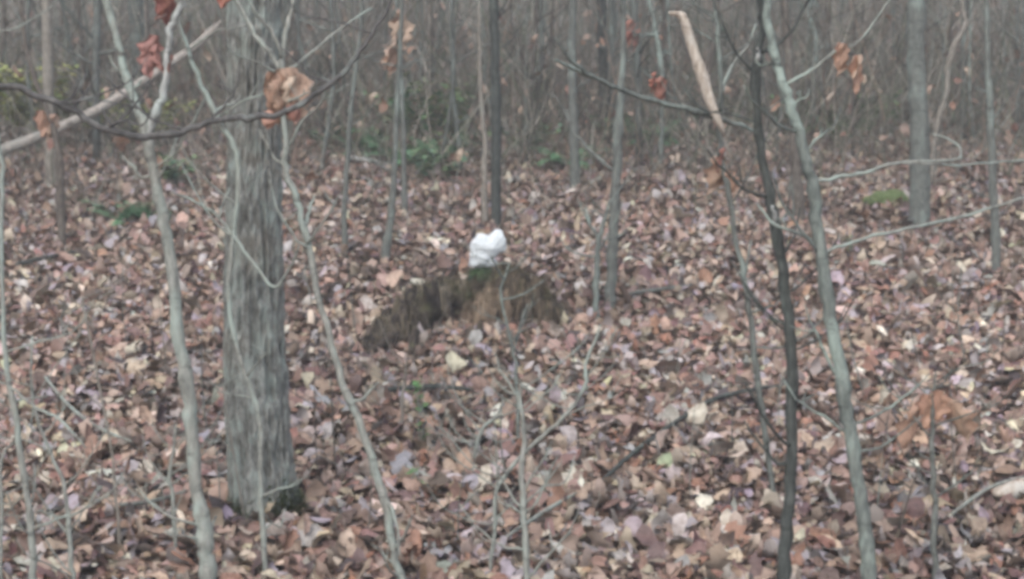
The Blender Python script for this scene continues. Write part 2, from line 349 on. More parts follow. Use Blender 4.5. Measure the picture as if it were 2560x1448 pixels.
# ------------------------------------------------------------------ the big oak trunk
def vnoise(u, v, pu, seed):
    """periodic-in-u value noise"""
    g = np.random.default_rng(seed).random((pu, 512)); iu = np.floor(u).astype(int); iv = np.floor(v).astype(int)
    fu = u - iu; fv = v - iv; fu = fu*fu*(3-2*fu); fv = fv*fv*(3-2*fv); iv = iv % 511
    a = g[iu % pu, iv]; b = g[(iu+1) % pu, iv]; c = g[iu % pu, iv+1]; d = g[(iu+1) % pu, iv+1]
    return (a*(1-fu)+b*fu)*(1-fv) + (c*(1-fu)+d*fu)*fv
def big_trunk():
    d = 7.0; base, d = ground(655, 1285); s = d / F
    root = empty('oak_tree', base)
    tag(root, 'thick oak trunk with furrowed grey bark and mossy foot, left of the stump', 'tree')
    prof = [(1330, 664, 186), (1290, 662, 174), (1240, 658, 164), (1150, 652, 157), (1000, 645, 154), (850, 643, 147), (700, 644, 141), (500, 648, 133), (340, 652, 126), (150, 656, 124), (0, 660, 122), (-600, 668, 112), (-1800, 690, 92), (-3200, 700, 60), (-4200, 730, 26)]
    P = [at(x, y, d) for y, x, w_ in prof]
    P = [(p.x, base.y + 0.0 * i, p.z) for i, p in enumerate(P)]
    A = [tuple(p) + (w_ * s / 2,) for p, (y, x, w_) in zip(P, prof)]
    S = np.array(catmull(A, 34)); nz = len(S); na = 264
    th = np.linspace(0, 2 * np.pi, na, endpoint=False)
    TH, Zi = np.meshgrid(th, S[:, 2]); 
    u = TH / (2 * np.pi)
    warp = 1.1 * (vnoise(u * 8, Zi * 2.2 + 20, 8, 5) - 0.5)
    n1 = vnoise(u * 44 + warp, Zi * 7 + 30, 44, 1); r1 = 1 - np.abs(2 * n1 - 1)
    n2 = vnoise(u * 80 + 2 * warp, Zi * 22 + 40, 80, 2)
    n3 = vnoise(u * 5, Zi * 1.1 + 20, 5, 3)
    hb = np.clip((Zi - base.z) / 0.28, 0, 1)
    flare = (1 - hb) ** 2 * 0.028 * (0.5 + 0.9 * np.cos(TH * 4 + 0.9))
    rad = S[:, 3][:, None] * (1 + 0.05 * (n3 - 0.5)) + 0.018 * (r1 - 0.6) + 0.012 * (n2 - 0.5) + flare
    V = np.stack([S[:, 0][:, None] + rad * np.cos(TH), S[:, 1][:, None] + rad * np.sin(TH), Zi], -1).reshape(-1, 3) - np.array(base)
    ids = np.arange(nz * na).reshape(nz, na); nx_ = np.roll(ids, -1, 1)
    a, b, c, e = ids[:-1], nx_[:-1], nx_[1:], ids[1:]
    Fc = np.concatenate([np.stack([a, b, c], -1).reshape(-1, 3), np.stack([a, c, e], -1).reshape(-1, 3)])
    ridge_tone = (0.42 + 0.65 * r1 + 0.35 * n2).reshape(-1)                      # bark colour follows the relief: ridges paler, furrows darker
    C = np.stack([ridge_tone, ridge_tone, ridge_tone, np.ones_like(ridge_tone)], -1)
    o = bpy.data.objects.new('trunk', np_mesh('trunk', V, Fc, C, M['trunk'])); col.objects.link(o); o.parent = root
    # limbs above the frame
    top = [Vector(S[int(nz * q), :3]) for q in (0.80, 0.86, 0.92, 0.96)]
    for k, p in enumerate(top):
        mb = MB(); a = k * 2.1 + 0.6; L = 2.6 - 0.4 * k
        tube(mb, [p, p + Vector((math.cos(a) * L * .4, math.sin(a) * L * .4, .7)), p + Vector((math.cos(a) * L, math.sin(a) * L, 1.7))], [0.045, 0.03, 0.008], 7, 4)
        mb.build('limb', M['grey'], root)
    # moss at the foot
    mb = MB()
    for k in range(2600):
        a = random.gauss(random.choice([3.45, 3.8, 5.95, 5.5]), 0.30); hz = abs(random.gauss(0, 0.07)) - 0.02
        rr = 0.5 * 178 * s + 0.028 * (1 - min(hz / .28, 1)) ** 2 * (0.5 + 0.9 * math.cos(a * 4 + .9)) - hz * 0.20
        p = np.array((664 - 655, 0, 0)) * s + np.array((math.cos(a) * rr, math.sin(a) * rr, hz)) + np.array(base)
        q = np.array((math.cos(a), math.sin(a), 0.4)) * random.uniform(.010, .028); t_ = np.array((-math.sin(a), math.cos(a), 0)) * .008
        g = random.choice([(0.12, 0.145, 0.055), (0.10, 0.12, 0.05), (0.14, 0.14, 0.065), (0.07, 0.10, 0.055)])
        mb.add([p - t_, p + t_, p + q + np.array((0, 0, random.uniform(-.01, .01)))], [(0, 1, 2)], g)
    mb.build('moss', M['green'], root)
    return root
big_trunk()

# ------------------------------------------------------------------ saplings traced as stems with their own distance
def stem_pts(poly, d, lean=0.0, jit=0.0):
    """poly: (x, y, width px) from the foot upward -> 3-D points and radii at distance d"""
    P, Rd = [], []; y0 = poly[0][1]
    for k, (x, y, wd) in enumerate(poly):
        dd = d + lean * (y0 - y) / 1000.0
        P.append(at(x, y, dd)); Rd.append(wd * dd / F / 2)
    return P, Rd
def sapling(name, label, cat, poly, d=None, mat='grey', lean=0.0, branches=(), leaves=(), group=None, topext=True, sides=8, knots=0.12, twigs=0):
    poly = list(poly)
    if d is None: _, d = ground(poly[0][0], poly[0][1])
    else:
        yb = gy(d) + 12
        if yb > poly[0][1] + 5:
            x0, y0, w0 = poly[0]; x1, y1, w1 = poly[min(2, len(poly) - 1)]
            k = (x0 - x1) / max(y0 - y1, 1) * 0.5
            poly = [(x0 + k * (yb - y0), yb, w0 * 1.08)] + poly
    if topext and poly[-1][1] < 25:
        x1, y1, w1 = poly[-1]; x0, y0, w0 = poly[-2]; k = (x1 - x0) / (y1 - y0 + 1e-6)
        k = max(-0.35, min(0.35, k))
        poly += [(x1 - k * 300, y1 - 300, w1 * 0.85), (x1 - k * 520, y1 - 800, w1 * 0.6), (x1 - k * 600, y1 - 1300, w1 * 0.22)]
    P, Rd = stem_pts(poly, d, lean)
    P[0].z -= 0.03
    base = Vector(P[0]); base.z = float(gz(base.x, base.y))
    root = empty(name, base); tag(root, label, cat, group)
    mb = MB(); tube(mb, P, Rd, sides, 4, 0.06, knots, kink=.30); mb.build('stem', M[mat], root)
    y0 = poly[0][1]
    for b in branches:
        pl, dz = b[0], b[1]; m2 = b[2] if len(b) > 2 else mat
        Q, Rq = [], []
        for k, (x, y, wd) in enumerate(pl):
            dd = d + lean * (y0 - y) / 1000.0 + dz * k / max(len(pl) - 1, 1)
            Q.append(at(x, y, dd)); Rq.append(wd * dd / F / 2)
        mb = MB(); tube(mb, Q, Rq, 6, 4, 0.07, 0.15, kink=.40); mb.build('branch', M[m2], root)
    tr = random.Random(int(poly[0][0] * 7 + poly[0][1]))
    nt_ = twigs if twigs else (11 if d < 7.5 else 6)
    for _ in range(nt_):
        k = tr.randrange(1, len(poly) - 1); f_ = tr.random(); x0 = poly[k][0] * (1 - f_) + poly[k+1][0] * f_; y0_ = poly[k][1] * (1 - f_) + poly[k+1][1] * f_; w0 = poly[k][2]
        if y0_ < -250: continue
        sc = 7.0 / d; sx = tr.choice((-1, 1)); L = tr.uniform(60, 230) * sc; a = tr.uniform(.5, 1.35); wt = min(w0 * .45, tr.uniform(5, 9) * max(sc, .6))
        q = [(x0, y0_, wt), (x0 + sx * L * .35 * math.sin(a), y0_ - L * .3 * math.cos(a) + tr.gauss(0, 8 * sc), wt * .85), (x0 + sx * L * .7 * math.sin(a), y0_ - L * .75 * math.cos(a) + tr.gauss(0, 10 * sc), wt * .65), (x0 + sx * L * math.sin(a * .85), y0_ - L * math.cos(a * .85), wt * .3)]
        dz = tr.gauss(0, .12); Q = []; Rq = []
        for k2, (x, y, wd) in enumerate(q):
            dd = d + lean * (y0 - y) / 1000.0 + dz * k2 / 3; Q.append(at(x, y, dd)); Rq.append(wd * dd / F / 2)
        mb = MB(); tube(mb, Q, Rq, 5, 3, .06, .1, kink=.5)
        for _ in range(2):
            m_ = Q[1].lerp(Q[2], tr.random()); e = m_ + Vector((tr.gauss(0, .5), tr.gauss(0, .4), tr.uniform(.1, .9))) * (L * d / F * .4); tube(mb, [m_, m_.lerp(e, .5) + Vector((0, 0, tr.gauss(0, .01))), e], [Rq[2] * .8, Rq[2] * .6, Rq[3] * .7], 4, 2, .05)
        mb.build('twig', M[mat if mat != 'wood' else 'grey'], root)
    for (x, y, sz, k, rot) in leaves:
        dd = d + lean * (y0 - y) / 1000.0 - 0.02
        p = at(x, y - sz * .55, dd); put_leaf(HANG[k], p, 1.15 * sz * dd / F, (.15, rot[1] * .5, rot[2]), root)
    return root
def withered(h, wd, seed, cols, lob=.2):
    """a dead leaf hanging by its stalk: lobed, cupped along the midrib, edges rolled and torn"""
    rd = random.Random(seed); nl, nc = 18, 10; V = []; Fc = []; C = []
    cup = rd.uniform(.5, 1.5); bend = rd.uniform(-.9, .9); ph = rd.uniform(0, 6); roll = rd.uniform(-.8, .8); ca = np.array(rd.choice(cols)); cb = np.array(rd.choice(cols))
    for j in range(nl + 1):
        v = j / nl; prof = math.sin(math.pi * min(v * .93 + .07, 1)) ** .6 * (1 - lob + lob * math.sin(v * 19 + ph))
        for i in range(nc + 1):
            u = 2 * i / nc - 1; wk = wd / 2 * prof * (1 + .10 * math.sin(9 * v + 3 * u + ph) + rd.uniform(-.03, .03))
            if abs(u) == 1: wk *= rd.uniform(.78, 1.05)
            a = u * cup + roll * v; x = wk * math.sin(a) / max(cup, .3) * 1.1 if cup > .3 else wk * u
            y = -wk * (math.cos(u * cup) - 1) + wd * .05 * math.sin(v * 11 + 4 * u + ph) + h * .25 * bend * v * v
            rib = wd * .018 * math.cos(u * 3 * math.pi + v * 4)
            V.append((x, y + rib, -h * v * (1 - .08 * abs(u)) + .06 * h * math.sin(3 * u + ph) * v))
            m_ = .5 + .5 * math.sin(3 * u + 5 * v + ph); c = (ca * m_ + cb * (1 - m_)) * rd.uniform(.9, 1.1) * (.8 if i == nc // 2 else 1); C.append((*c, 1))
    for j in range(nl):
        for i in range(nc):
            a = j * (nc + 1) + i; b = a + 1; c = b + nc + 1; d = c - 1; Fc += [(a, d, c), (a, c, b)]
    return np_mesh('leaf', np.array(V), np.array(Fc), np.array(C), M['leaf'])
HANG = [withered(1.0, .8, 31 + k, c) for k, c in enumerate(([(.38, .275, .195), (.33, .22, .15)], [(.32, .19, .125), (.27, .15, .10)], [(.24, .095, .068), (.28, .12, .08)], [(.36, .24, .165), (.30, .185, .125)], [(.21, .09, .07), (.25, .12, .09)], [(.31, .19, .13), (.36, .25, .175)]))]
sapling('sapling', 'pale smooth sapling forking in two in front of the curved branch', 'sapling',
        [(522, 1460, 40), (516, 1380, 38), (514, 1330, 40), (492, 1220, 33), (478, 1060, 34), (470, 980, 36), (446, 830, 32), (428, 660, 31), (412, 560, 29), (394, 480, 28), (376, 390, 28), (365, 335, 30), (348, 280, 22), (325, 215, 21), (298, 130, 19), (265, 0, 17)], d=6.15, mat='pale', knots=0.2,
        branches=[([(368, 345, 24), (388, 290, 22), (404, 245, 20), (413, 200, 18), (421, 110, 17), (428, 62, 18), (448, 25, 17), (466, -20, 15), (520, -250, 9), (560, -420, 3)], -0.06, 'white'),
                  ([(515, 1335, 14), (530, 1312, 8), (542, 1290, 5)], 0.05), ([(335, 225, 9), (350, 205, 6), (356, 200, 3)], 0.02)],
        leaves=[(432, 165, 50, 4, (1.2, .2, 2))])
FK = [o for o in col.objects if o.get('label', '').startswith('pale smooth sapling forking')][0]; k6 = 6.1 / F
T3 = [(.24, .085, .06), (.28, .12, .08), (.20, .075, .06)]; T4 = [(.21, .10, .08), (.25, .14, .105), (.17, .08, .065)]
for x, y, h, wd, sd, rot, cs in ((405, -70, 135, 105, 2, (.1, -.1, .2), T3), (412, -40, 90, 60, 14, (.1, .2, .9), T3), (386, 88, 112, 72, 4, (.1, .12, .3), T4), (392, 110, 85, 50, 15, (0, -.2, 1.0), T4), (552, -60, 85, 66, 9, (0, 0, 0), T3)):
    put_leaf(withered(h * k6, wd * k6, sd, cs), at(x, y, 6.13), 1.0, rot, FK)
sapling('sapling', 'slim pale sapling leaning past the right side of the oak trunk', 'sapling',
        [(1008, 1470, 22), (985, 1375, 20), (962, 1250, 25), (935, 1175, 21), (893, 1040, 20), (852, 945, 19), (822, 835, 17), (790, 720, 17), (762, 575, 16), (738, 490, 16), (713, 432, 17), (716, 350, 15), (706, 220, 14), (704, 150, 13), (720, 60, 11), (735, 0, 10)], d=6.05, mat='pale',
        branches=[([(762, 575, 9), (772, 530, 8), (786, 490, 4)], 0.1), ([(703, 185, 12), (672, 130, 13), (640, 85, 12), (590, 0, 10), (540, -90, 5)], 0.15), ([(704, 145, 10), (690, 100, 10), (655, 50, 9), (620, 0, 8), (590, -60, 4)], -0.1),
                  ([(705, 185, 8), (770, 140, 8), (840, 80, 7), (930, 20, 4)], 0.2), ([(960, 1240, 9), (990, 1300, 7), (1000, 1390, 4)], -.1)],
        leaves=[])
SL_ = [o for o in col.objects if o.get('label', '').startswith('slim pale sapling')][0]; k6 = 6.0 / F
T1 = [(.36, .265, .19), (.40, .31, .23), (.30, .20, .14)]; T2 = [(.28, .17, .115), (.33, .22, .15), (.22, .13, .09)]
for x, y, h, wd, sd, rot, cs in ((712, 170, 140, 128, 3, (.05, -.14, .15), T1), (684, 180, 140, 104, 8, (.05, .08, -.4), T2), (735, 190, 100, 90, 12, (.1, -.35, .8), T1), (702, 186, 110, 80, 21, (-.1, .0, 1.3), T2),
                                 (724, 262, 52, 52, 5, (.1, -.2, 0), [(.20, .10, .075), (.26, .12, .09)]), (678, 278, 50, 60, 6, (.1, .3, 0), [(.33, .18, .125), (.30, .15, .10)])):
    p = at(x, y, 6.02); o = put_leaf(withered(h * k6, wd * k6, sd, cs, .07), p, 1.0, rot, SL_)
sapling('sapling', 'thin grey sapling climbing close against the left face of the oak trunk', 'sapling',
        [(668, 1460, 15), (660, 1340, 14), (652, 1180, 11), (650, 1050, 12), (612, 930, 11), (572, 780, 12), (578, 640, 13), (590, 540, 13), (598, 440, 13), (586, 365, 13), (540, 288, 16), (505, 215, 13), (478, 150, 11), (450, 60, 9), (430, 0, 8)], d=6.3, mat='pale',
        branches=[([(584, 590, 9), (640, 665, 9), (686, 717, 8), (725, 670, 7), (748, 615, 5)], -0.15, 'pale'), ([(580, 590, 8), (548, 545, 9), (490, 505, 7), (430, 480, 4)], .2), ([(548, 545, 7), (560, 500, 6), (575, 470, 3)], .1),
                  ([(530, 280, 8), (575, 262, 8), (600, 240, 5)], .1)])
sapling('bent_sapling', 'dark smooth stem bowing across the upper left below the fork', 'sapling',
        [(-420, 900, 26), (-330, 520, 24), (-180, 280, 22), (0, 214, 18), (95, 238, 17), (180, 273, 17), (245, 315, 17), (300, 334, 17), (365, 341, 18), (450, 331, 17), (540, 301, 16), (620, 295, 16), (700, 286, 16), (770, 250, 15), (850, 190, 13), (900, 130, 12), (940, 70, 9), (975, 10, 6), (990, -40, 3)], d=5.7, mat='bow', topext=False,
        branches=[([(300, 336, 6), (270, 300, 5), (255, 270, 3)], 0.1)])
sapling('sapling', 'dark straight sapling, darkest of the stems on the right', 'sapling',
        [(1960, 1460, 31), (1968, 1300, 30), (1980, 1160, 29), (1979, 1000, 29), (1976, 880, 28), (1970, 770, 29), (1950, 640, 27), (1934, 545, 27), (1921, 480, 23), (1902, 370, 21), (1892, 240, 22), (1890, 175, 26), (1904, 100, 19), (1902, 40, 18), (1900, 0, 17)], d=6.0, mat='dark',
        branches=[([(1944, 585, 14), (1938, 545, 13), (1932, 515, 8)], -.05, 'white'), ([(1892, 180, 10), (1895, 140, 12), (1893, 120, 6)], -.04, 'white'), ([(1955, 640, 7), (1985, 590, 6), (2000, 520, 4)], .1)])
sapling('sapling', 'lichen-green grey sapling with rusty leaves, slanting right of the darkest stem', 'sapling',
        [(2172, 1460, 36), (2165, 1330, 36), (2150, 1230, 34), (2128, 1090, 33), (2112, 1000, 36), (2094, 880, 33), (2070, 760, 33), (2048, 610, 31), (2034, 480, 30), (2008, 380, 28), (1985, 290, 27), (1965, 235, 26), (1948, 180, 22), (1928, 100, 22), (1920, 0, 20)], d=5.85, mat='lichen', knots=0.2,
        branches=[([(2052, 635, 8), (2130, 605, 8), (2240, 578, 8), (2320, 560, 8), (2430, 535, 7), (2580, 488, 5)], .5, 'pale'),
                  ([(2032, 458, 10), (2110, 440, 10), (2180, 425, 9), (2260, 405, 8), (2330, 404, 7), (2392, 397, 6), (2402, 385, 6), (2398, 368, 5), (2372, 348, 5), (2330, 335, 3)], .5, 'pale'),
                  ([(2255, 408, 6), (2400, 412, 6), (2500, 405, 6), (2590, 395, 5)], .7, 'pale'), ([(1960, 215, 8), (2030, 175, 8), (2090, 130, 7), (2150, 100, 5), (2230, -10, 4)], 0, 'pale')],
        leaves=[(2112, 148, 70, 3, (0, .3, .3)), (2140, 185, 85, 1, (0, -.2, .9)), (2152, 170, 60, 5, (0, .2, 2)), (2098, 130, 45, 1, (0, .2, 1))])
sapling('sapling', 'thin dark sapling with a grey side branch and rusty leaf, left of the darkest stem', 'sapling',
        [(1938, 1265, 15), (1928, 1200, 15), (1910, 1060, 15), (1890, 920, 16), (1875, 800, 15), (1852, 660, 14), (1822, 490, 13), (1806, 400, 13), (1799, 320, 14), (1803, 240, 12), (1800, 150, 11), (1790, 40, 10), (1785, 0, 8)], mat='grey',
        branches=[([(1798, 300, 14), (1750, 279, 15), (1680, 264, 14), (1600, 240, 13), (1540, 220, 12), (1480, 190, 11), (1430, 155, 9), (1390, 95, 5)], -.6, 'lichen'), ([(1545, 222, 9), (1470, 188, 9), (1420, 165, 8), (1385, 148, 4)], -.4, 'lichen'),
                  ([(1798, 300, 12), (1850, 312, 11), (1885, 330, 8), (1920, 360, 4)], .2, 'grey'), ([(1862, 690, 6), (1870, 640, 5), (1878, 600, 3)], .1), ([(1803, 240, 8), (1825, 170, 8), (1865, 120, 6), (1890, 60, 3)], .2, 'pale')],
        leaves=[(1800, 440, 85, 5, (1.4, .3, .4)), (1812, 400, 55, 4, (1.5, .2, 1.2)), (1822, 460, 60, 3, (1.2, -.5, .2)), (1655, 225, 60, 4, (1.4, 0, .4)), (1640, 205, 45, 2, (1.5, 0, 1.2))])
sapling('broken_limb', 'barkless pale limb with a broken tip, propped on the thin dark sapling', 'limb',
        [(1800, 318, 16), (1778, 262, 27), (1762, 210, 30), (1742, 150, 28), (1722, 90, 26), (1708, 45, 22), (1690, 35, 12), (1672, 33, 4)], d=7.05, mat='wood', topext=False) if False else None

def simple(name, label, cat, pts, mat, d=None, part='stem', sides=7, knots=.1, grp=None, lean=0):
    """one free piece: points (x, y, width px[, depth])"""
    P, Rd = [], []
    for q in pts:
        dd = q[3] if len(q) > 3 else d
        P.append(at(q[0], q[1], dd)); Rd.append(q[2] * dd / F / 2)
    o_ = Vector(P[0]); mb = MB(); tube(mb, P, Rd, sides, 4, .07, knots)
    m = mb.mesh(name, M[mat], True, o_); o = bpy.data.objects.new(name, m); o.location = o_; col.objects.link(o)
    return tag(o, label, cat, grp)
simple('broken_limb', 'barkless pale limb with a broken tip, caught in the thin dark sapling', 'limb',
       [(1808, 330, 12), (1778, 262, 27), (1762, 210, 30), (1742, 150, 28), (1722, 90, 26), (1708, 45, 22), (1690, 35, 15), (1672, 33, 6)], 'wood', 6.95)
# left edge saplings
sapling('sapling', 'pale green-grey sapling near the lower left corner', 'sapling', [(82, 1460, 19), (80, 1350, 19), (68, 1240, 17), (48, 1090, 16), (22, 965, 15), (8, 820, 13), (4, 620, 12), (6, 450, 12), (-10, 300, 10), (-30, 0, 8)], d=6.0, mat='pale',
        branches=[([(20, 965, 7), (90, 1020, 7), (150, 1050, 7), (215, 1120, 4)], -.2), ([(72, 1270, 6), (88, 1210, 6), (84, 1160, 3)], .1), ([(8, 985, 6), (40, 1000, 6), (120, 990, 4)], .1)])
sapling('sapling', 'thin whip-like shoot to the right of the lower left sapling', 'sapling', [(182, 1460, 13), (176, 1370, 13), (168, 1270, 11), (158, 1205, 11), (125, 1130, 9), (92, 1040, 8), (78, 960, 6), (80, 840, 4)], d=6.1, mat='pale', topext=False)
sapling('sapling', 'hair-thin pale shoot at the very left edge, bottom', 'sapling', [(3, 1460, 8), (4, 1300, 8), (2, 1150, 8), (30, 1110, 5), (60, 1090, 3)], d=6.05, mat='pale', topext=False)
sapling('sapling', 'thin pale shoot between the lower left whip and the forked sapling', 'sapling', [(300, 1400, 9), (296, 1310, 8), (284, 1200, 8), (278, 1120, 7), (215, 800, 6), (205, 740, 4)], mat='tan', topext=False)
sapling('sapling', 'small twiggy shoot just left of the forked sapling foot', 'sapling', [(442, 1420, 9), (436, 1290, 10), (425, 1200, 10), (432, 1130, 8), (440, 1060, 5)], mat='pale', topext=False, branches=[([(428, 1215, 6), (455, 1190, 5), (470, 1180, 3)], .05)])
# mid ground stems
sapling('sapling', 'grey upright sapling rising to the right of the stump', 'sapling', [(1525, 775, 30), (1528, 700, 27), (1534, 580, 25), (1540, 450, 23), (1546, 320, 21), (1553, 240, 18), (1558, 100, 15), (1560, 0, 12)], mat='grey', branches=[([(1540, 430, 9), (1500, 400, 9), (1440, 340, 8), (1415, 280, 4)], .3, 'grey')])
sapling('sapling', 'pale slim sapling between the stump and the grey upright sapling', 'sapling', [(1490, 825, 15), (1489, 740, 14), (1493, 640, 13), (1498, 590, 12), (1515, 540, 8), (1525, 500, 4)], mat='lichen', topext=False, branches=[([(1496, 600, 8), (1475, 560, 7), (1462, 520, 4)], .1)])
sapling('sapling', 'pale green shoot standing right in front of the stump', 'sapling', [(1298, 1130, 8), (1294, 1020, 8), (1290, 930, 8), (1278, 850, 8), (1262, 790, 7), (1252, 735, 7), (1262, 690, 6), (1275, 655, 3)], mat='lichen', topext=False,
        branches=[([(1262, 700, 6), (1240, 668, 6), (1228, 640, 3)], -.1), ([(1255, 750, 5), (1310, 735, 5), (1360, 700, 3)], .1), ([(1286, 880, 6), (1305, 800, 5), (1320, 760, 3)], .1)])
sapling('sapling', 'thin pale stem at the bottom centre, crossed by a slanting twig', 'sapling', [(1318, 1460, 17), (1312, 1330, 16), (1305, 1200, 15), (1310, 1080, 12), (1300, 1000, 8), (1304, 960, 4)], d=6.1, mat='pale', topext=False)
sapling('sapling', 'bowed white twig arching right from the bottom centre', 'sapling', [(1222, 1460, 10), (1235, 1330, 10), (1245, 1215, 10), (1310, 1135, 10), (1375, 1075, 10), (1440, 1010, 9), (1464, 950, 10), (1464, 905, 8), (1488, 850, 6), (1502, 810, 3)], d=6.3, mat='pale', topext=False)
sapling('sapling', 'short pale curved twig rising below the stump', 'sapling', [(1180, 1165, 8), (1192, 1110, 10), (1208, 1070, 9), (1245, 1035, 7), (1258, 1000, 4)], mat='pale', topext=False)
sapling('sapling', 'straight thin shoot to the left of the green weed', 'sapling', [(1000, 1090, 8), (1006, 1020, 8), (1012, 950, 7), (1016, 900, 4)], mat='tan', topext=False)
sapling('sapling', 'thin grey stem standing among upright orange leaves, lower right', 'sapling', [(2338, 1460, 17), (2336, 1340, 15), (2335, 1220, 14), (2330, 1100, 12), (2333, 1000, 8), (2340, 930, 4)], d=6.2, mat='grey', topext=False,
        leaves=[(2295, 1080, 115, 3, (1.3, .5, .8)), (2372, 1060, 105, 5, (1.4, -.6, -.6)), (2312, 1030, 80, 1, (1.2, 0, .2)), (2345, 1015, 70, 1, (1.5, .1, -.2))])
# middle distance trunks
sapling('tree', 'slender dark brown trunk rising directly behind the white bundle', 'tree', [(1241, 585, 27), (1239, 480, 26), (1240, 380, 25), (1241, 300, 25), (1239, 200, 24), (1237, 100, 23), (1235, 0, 22)], mat='dark')
sapling('tree', 'pale tan trunk close to the left of the slender dark trunk', 'tree', [(1211, 568, 18), (1210, 480, 16), (1212, 380, 14), (1204, 250, 10), (1198, 120, 8), (1198, 0, 6)], mat='tan', lean=.6)
sapling('tree', 'grey-green trunk with mossy bark beside the moss clump on the right', 'tree', [(2296, 570, 58), (2298, 520, 52), (2300, 400, 50), (2296, 280, 48), (2290, 150, 45), (2290, 0, 42)], mat='grey', sides=12)
sapling('tree', 'tan trunk at the upper left behind the leaning log', 'tree', [(134, 470, 34), (128, 400, 30), (124, 300, 28), (120, 180, 27), (118, 80, 26), (116, 0, 25)], mat='tan')
sapling('tree', 'thin brown stem rising left of the forked sapling', 'tree', [(156, 620, 22), (150, 500, 20), (148, 400, 18), (130, 310, 14), (100, 230, 14), (70, 140, 12), (50, 0, 9)], mat='brown', leaves=[(100, 310, 60, 1, (1.4, 0, .3)), (140, 320, 60, 5, (1.5, .3, 1))])
sapling('tree', 'dark slim stem with a shadowed foot left of the stump', 'tree', [(962, 660, 26), (968, 600, 20), (980, 530, 17), (986, 430, 15), (990, 300, 13), (1000, 150, 11), (1005, 0, 9)], mat='grey')
sapling('tree', 'grey stem standing behind the stump, left of the upright sapling', 'tree', [(1438, 480, 28), (1436, 400, 25), (1434, 300, 24), (1430, 200, 22), (1432, 0, 18)], mat='grey')
sapling('tree', 'dark grey stem at the top centre behind the grey side branch', 'tree', [(1510, 345, 28), (1510, 250, 26), (1506, 120, 24), (1505, 0, 22)], mat='dark')
sapling('tree', 'dark thin stem at the right edge above the slanting twig', 'tree', [(2490, 690, 24), (2488, 560, 22), (2482, 450, 20), (2478, 330, 18), (2470, 150, 15), (2466, 0, 12)], mat='grey')
sapling('tree', 'brown trunk close behind the slanting lichen-green sapling', 'tree', [(2000, 560, 30), (1992, 450, 28), (1985, 330, 26), (1975, 180, 24), (1960, 0, 20)], mat='brown')
sapling('tree', 'pale bare trunk far back at the upper right, behind the rusty leaf clump', 'tree', [(2125, 330, 36), (2110, 240, 34), (2095, 120, 31), (2078, 0, 28)], mat='tan', leaves=[(2090, 245, 55, 4, (1.5, 0, 1))])
sapling('tree', 'wide pale trunk far behind at the upper right', 'tree', [(2350, 265, 44), (2342, 180, 40), (2336, 90, 38), (2332, 0, 36)], mat='tan')
sapling('tree', 'dark wide trunk far back at the top left, left of the fork', 'tree', [(345, 330, 44), (342, 230, 40), (340, 120, 38), (338, 0, 36)], mat='grey')
sapling('tree', 'thin stem standing between the oak trunk and the stump', 'tree', [(862, 640, 15), (862, 520, 14), (868, 400, 13), (880, 250, 11), (900, 80, 10), (905, 0, 8)], mat='grey')
sapling('tree', 'crooked pale stem at the upper right, bending left at its top', 'tree', [(2362, 335, 14), (2364, 240, 15), (2372, 165, 17), (2392, 105, 17), (2414, 55, 15), (2402, 0, 13)], d=12.5, mat='wood') if False else None
sapling('sapling', 'crooked whitish stem bending near the top right corner', 'sapling', [(2325, 470, 12), (2340, 330, 12), (2366, 232, 13), (2370, 170, 14), (2390, 108, 15), (2414, 60, 13), (2402, 0, 11)], mat='tan')
sapling('sapling', 'pale thin crooked stem between the slanting sapling and the pale trunk, top right', 'sapling', [(2035, 350, 12), (2033, 220, 12), (2040, 100, 12), (2020, 30, 11), (2030, 0, 9)], mat='lichen')
sapling('sapling', 'slim pale stem hung with red leaves at the upper centre right', 'sapling', [(1650, 420, 12), (1655, 300, 12), (1655, 180, 12), (1640, 80, 11), (1620, 0, 9)], mat='lichen', leaves=[(1580, 80, 55, 2, (1.5, 0, .4)), (1600, 100, 50, 4, (1.4, 0, 1.4))], branches=[([(1640, 85, 7), (1605, 90, 6), (1575, 75, 3)], -.1)])
sapling('sapling', 'slim stem with pale orange leaves right of the bowed branch tip', 'sapling', [(1010, 430, 13), (1008, 300, 12), (1000, 150, 12), (995, 60, 10), (990, 0, 9)], d=14.0, mat='grey', leaves=[(1003, 80, 80, 0, (1.4, .2, .4)), (1008, 60, 70, 3, (1.4, 0, 1.2)), (990, 130, 75, 5, (1.5, 0, 2)), (985, 155, 60, 3, (1.4, .3, .5))])

